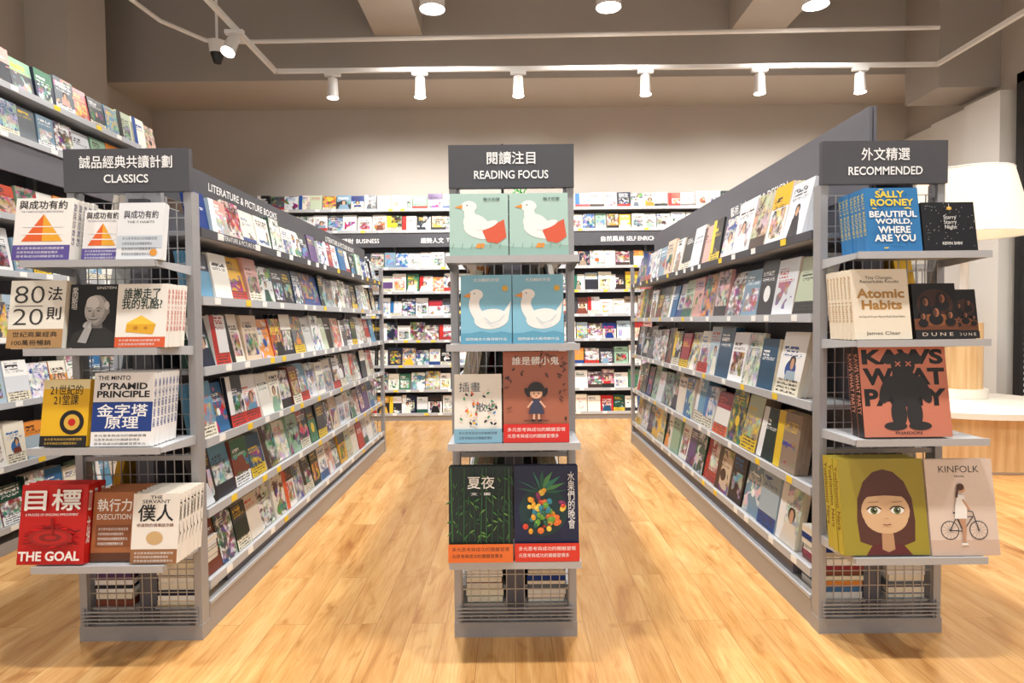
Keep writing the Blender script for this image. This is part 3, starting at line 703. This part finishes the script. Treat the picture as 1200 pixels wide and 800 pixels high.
# ------------------------------------------------------------ bench & lamp
bc=(3.32,4.78)
m=MB(); n=64
m.cyl((*bc,.02),(*bc,.37),.60,.60,M_WOOD,n); m.cyl((*bc,.37),(*bc,.41),.66,.66,M_CREAM,n); m.cyl((*bc,.41),(*bc,.43),.66,.64,M_CREAM,n)
m.cyl((*bc,0),(*bc,.02),.58,.58,M_CREAM,n)
m.build('round_bench',smooth=False)
lc=(3.46,4.9)
root=empty('floor_lamp')
m=MB(); m.cyl((*lc,.432),(*lc,.50),.16,.16,M_CREAM,40); m.cyl((*lc,.50),(*lc,1.0),.125,.125,M_WOOD,40); m.cyl((*lc,1.0),(*lc,1.80),.03,.03,M_WHITEP,16); m.build('stem',root)
SB,ST=1.66,2.14
m=MB(); m.cyl((*lc,SB),(*lc,ST),.42,.30,M_SHADE,64,False,False); m.cyl((*lc,SB+.002),(*lc,ST-.002),.412,.292,M_SHADE,64,False,False)
for z,r in ((SB,.42),(ST,.30)):
    for i in range(64):
        a=2*math.pi*i/64;b_=2*math.pi*(i+1)/64
        m.cyl((lc[0]+r*math.cos(a),lc[1]+r*math.sin(a),z),(lc[0]+r*math.cos(b_),lc[1]+r*math.sin(b_),z),.005,.005,M_WHITEP,6,False,False)
for a in (0,2.1,4.2): m.cyl((*lc,1.80),(lc[0]+.38*math.cos(a),lc[1]+.38*math.sin(a),1.80),.004,.004,M_WIRE,6)
m.build('shade',root,smooth=True)
m=MB(); m.cyl((*lc,1.80),(*lc,1.9),.04,.03,M_BULB,16); m.build('bulb',root)

# ------------------------------------------------------------ ceiling fixtures
LC=(1,.965,.915)
def spot(name,loc,target,power,size,parent=None,blend=.8,rad=.06,col=LC):
    l=bpy.data.lights.new(name,'SPOT'); l.energy=power; l.spot_size=math.radians(size); l.spot_blend=blend; l.shadow_soft_size=rad; l.color=col
    o=bpy.data.objects.new(name,l); sc.collection.objects.link(o); o.location=loc
    o.rotation_euler=(Vector(target)-Vector(loc)).to_track_quat('-Z','Y').to_euler()
    if parent: o.parent=parent
def pendant(x,y,p=150,zb=3.67):
    r=empty('pendant_downlight')
    m=MB(); m.cyl((x,y,zb),(x,y,zb+.22),.105,.105,M_WHITEP,32,False,True)
    m.cyl((x,y,zb+.008),(x,y,zb+.016),.097,.097,M_BULB,32); m.cyl((x,y,zb+.22),(x,y,ZC),.012,.012,M_WHITEP,8); m.build('housing',r)
    spot('downlight',(x,y,zb-.01),(x,y,0),p,145,r,.9,.09)
for x in (-.64,.84,2.58): pendant(x,5.46,250)
for y in (3.5,1.3):  # unseen pendants above the view, added to brighten islands and foreground
    for x in (-2.9,-.5,.65,3.1): pendant(x,y,290 if y>3 else 235)
root=empty('track_rail'); ZT=3.30
m=MB()
m.box(-2.09,3.83,5.785,5.815,ZT-.014,ZT+.022,M_WHITEP); m.box(-2.107,-2.073,1.0,5.815,ZT-.014,ZT+.022,M_WHITEP); m.box(3.813,3.847,1.0,5.815,ZT-.014,ZT+.022,M_WHITEP)
for x,y in ((-2.09,3.5),(3.83,3.0)): m.cyl((x,y,ZT+.018),(x,y,ZC),.006,.006,M_WHITEP,8)
m.build('rail',root)
def trackspot(x,y,tx,ty,tz,p=60):
    r=empty('track_spotlight')
    m=MB(); m.box(x-.07,x+.07,y-.02,y+.02,ZT-.045,ZT-.0145,M_WHITEP)
    d=(Vector((tx,ty,tz))-Vector((x,y,ZT-.1))).normalized(); d=(d+Vector((0,-.75,-1.1))).normalized()
    a=Vector((x,y,ZT-.07)); b_=a+d*.17
    m.cyl((x,y,ZT-.045),tuple(a+d*.03),.012,.012,M_WHITEP,8)
    m.cyl(tuple(b_),tuple(a),.050,.042,M_WHITEP,24,False,True); m.cyl(tuple(b_-d*.003),tuple(b_-d*.010),.048,.048,M_BULB,24)
    m.build('head',r); spot('beam',tuple(b_+d*.01),(tx,ty,tz),p,100,r,.9,.05)
for px in (-1.58,-.80,.08,1.22,2.24,3.14): trackspot(px,5.8,px,6.95,2.0,120)
trackspot(-2.09,4.95,-2.6,4.0,1.3,80)
trackspot(-2.09,3.2,-2.5,2.8,1.2,90); trackspot(3.83,3.2,3.2,4.9,1.0,95)
m=MB(); ZP=3.62
m.tube([(-3.0,4.9,ZP),(-2.95,5.5,ZP),(-2.75,5.88,ZP),(-2.6,5.93,ZP),(3.83,5.78,ZP)],.019,M_WHITEP,10)
m.build('conduit_pipe')
r=empty('ceiling_security_camera'); m=MB(); cx,cy=-2.45,5.45
m.cyl((cx,cy,3.42),(cx,cy,ZC),.012,.012,M_WHITEP,8); m.cyl((cx,cy,4.27),(cx,cy,ZC),.07,.07,M_WHITEP,20); m.cyl((cx,cy,3.32),(cx,cy,3.42),.06,.07,M_WHITEP,24); m.cyl((cx,cy,3.24),(cx,cy,3.32),.03,.055,M_BLACK,24); m.build('dome',r)
m=MB(); m.cyl((-.03,Y0+.35,1.471),(-.03,Y0+.35,1.72),.005,.005,M_BLACK,8); m.box(-.07,.01,Y0+.3,Y0+.4,1.470,1.474,M_BLACK); m.build('sign_holder',rc)
m=MB()
for i in range(5):
    pts=[]
    for k in range(38):
        a=k*.9+i; z=1.475+k*.0072; rr=.012
        pts.append((.01+i*.014+rr*math.cos(a),Y0+.5+rr*math.sin(a),z))
    m.tube(pts,.0024,M_GREEN,6)
m.build('green_coil_ornament',rc)

# ------------------------------------------------------------ world, camera
w=bpy.data.worlds.new('world'); sc.world=w; w.use_nodes=True
w.node_tree.nodes['Background'].inputs[0].default_value=(1,.98,.95,1); w.node_tree.nodes['Background'].inputs[1].default_value=1.15
cam=bpy.data.cameras.new('camera'); co=bpy.data.objects.new('camera',cam); sc.collection.objects.link(co)
cam.lens=22.5; cam.sensor_width=36; cam.clip_start=.02
co.matrix_world=T((0,0,1.05))@RX(math.radians(90-1.83))@RZ(math.radians(-.6))
sc.camera=co
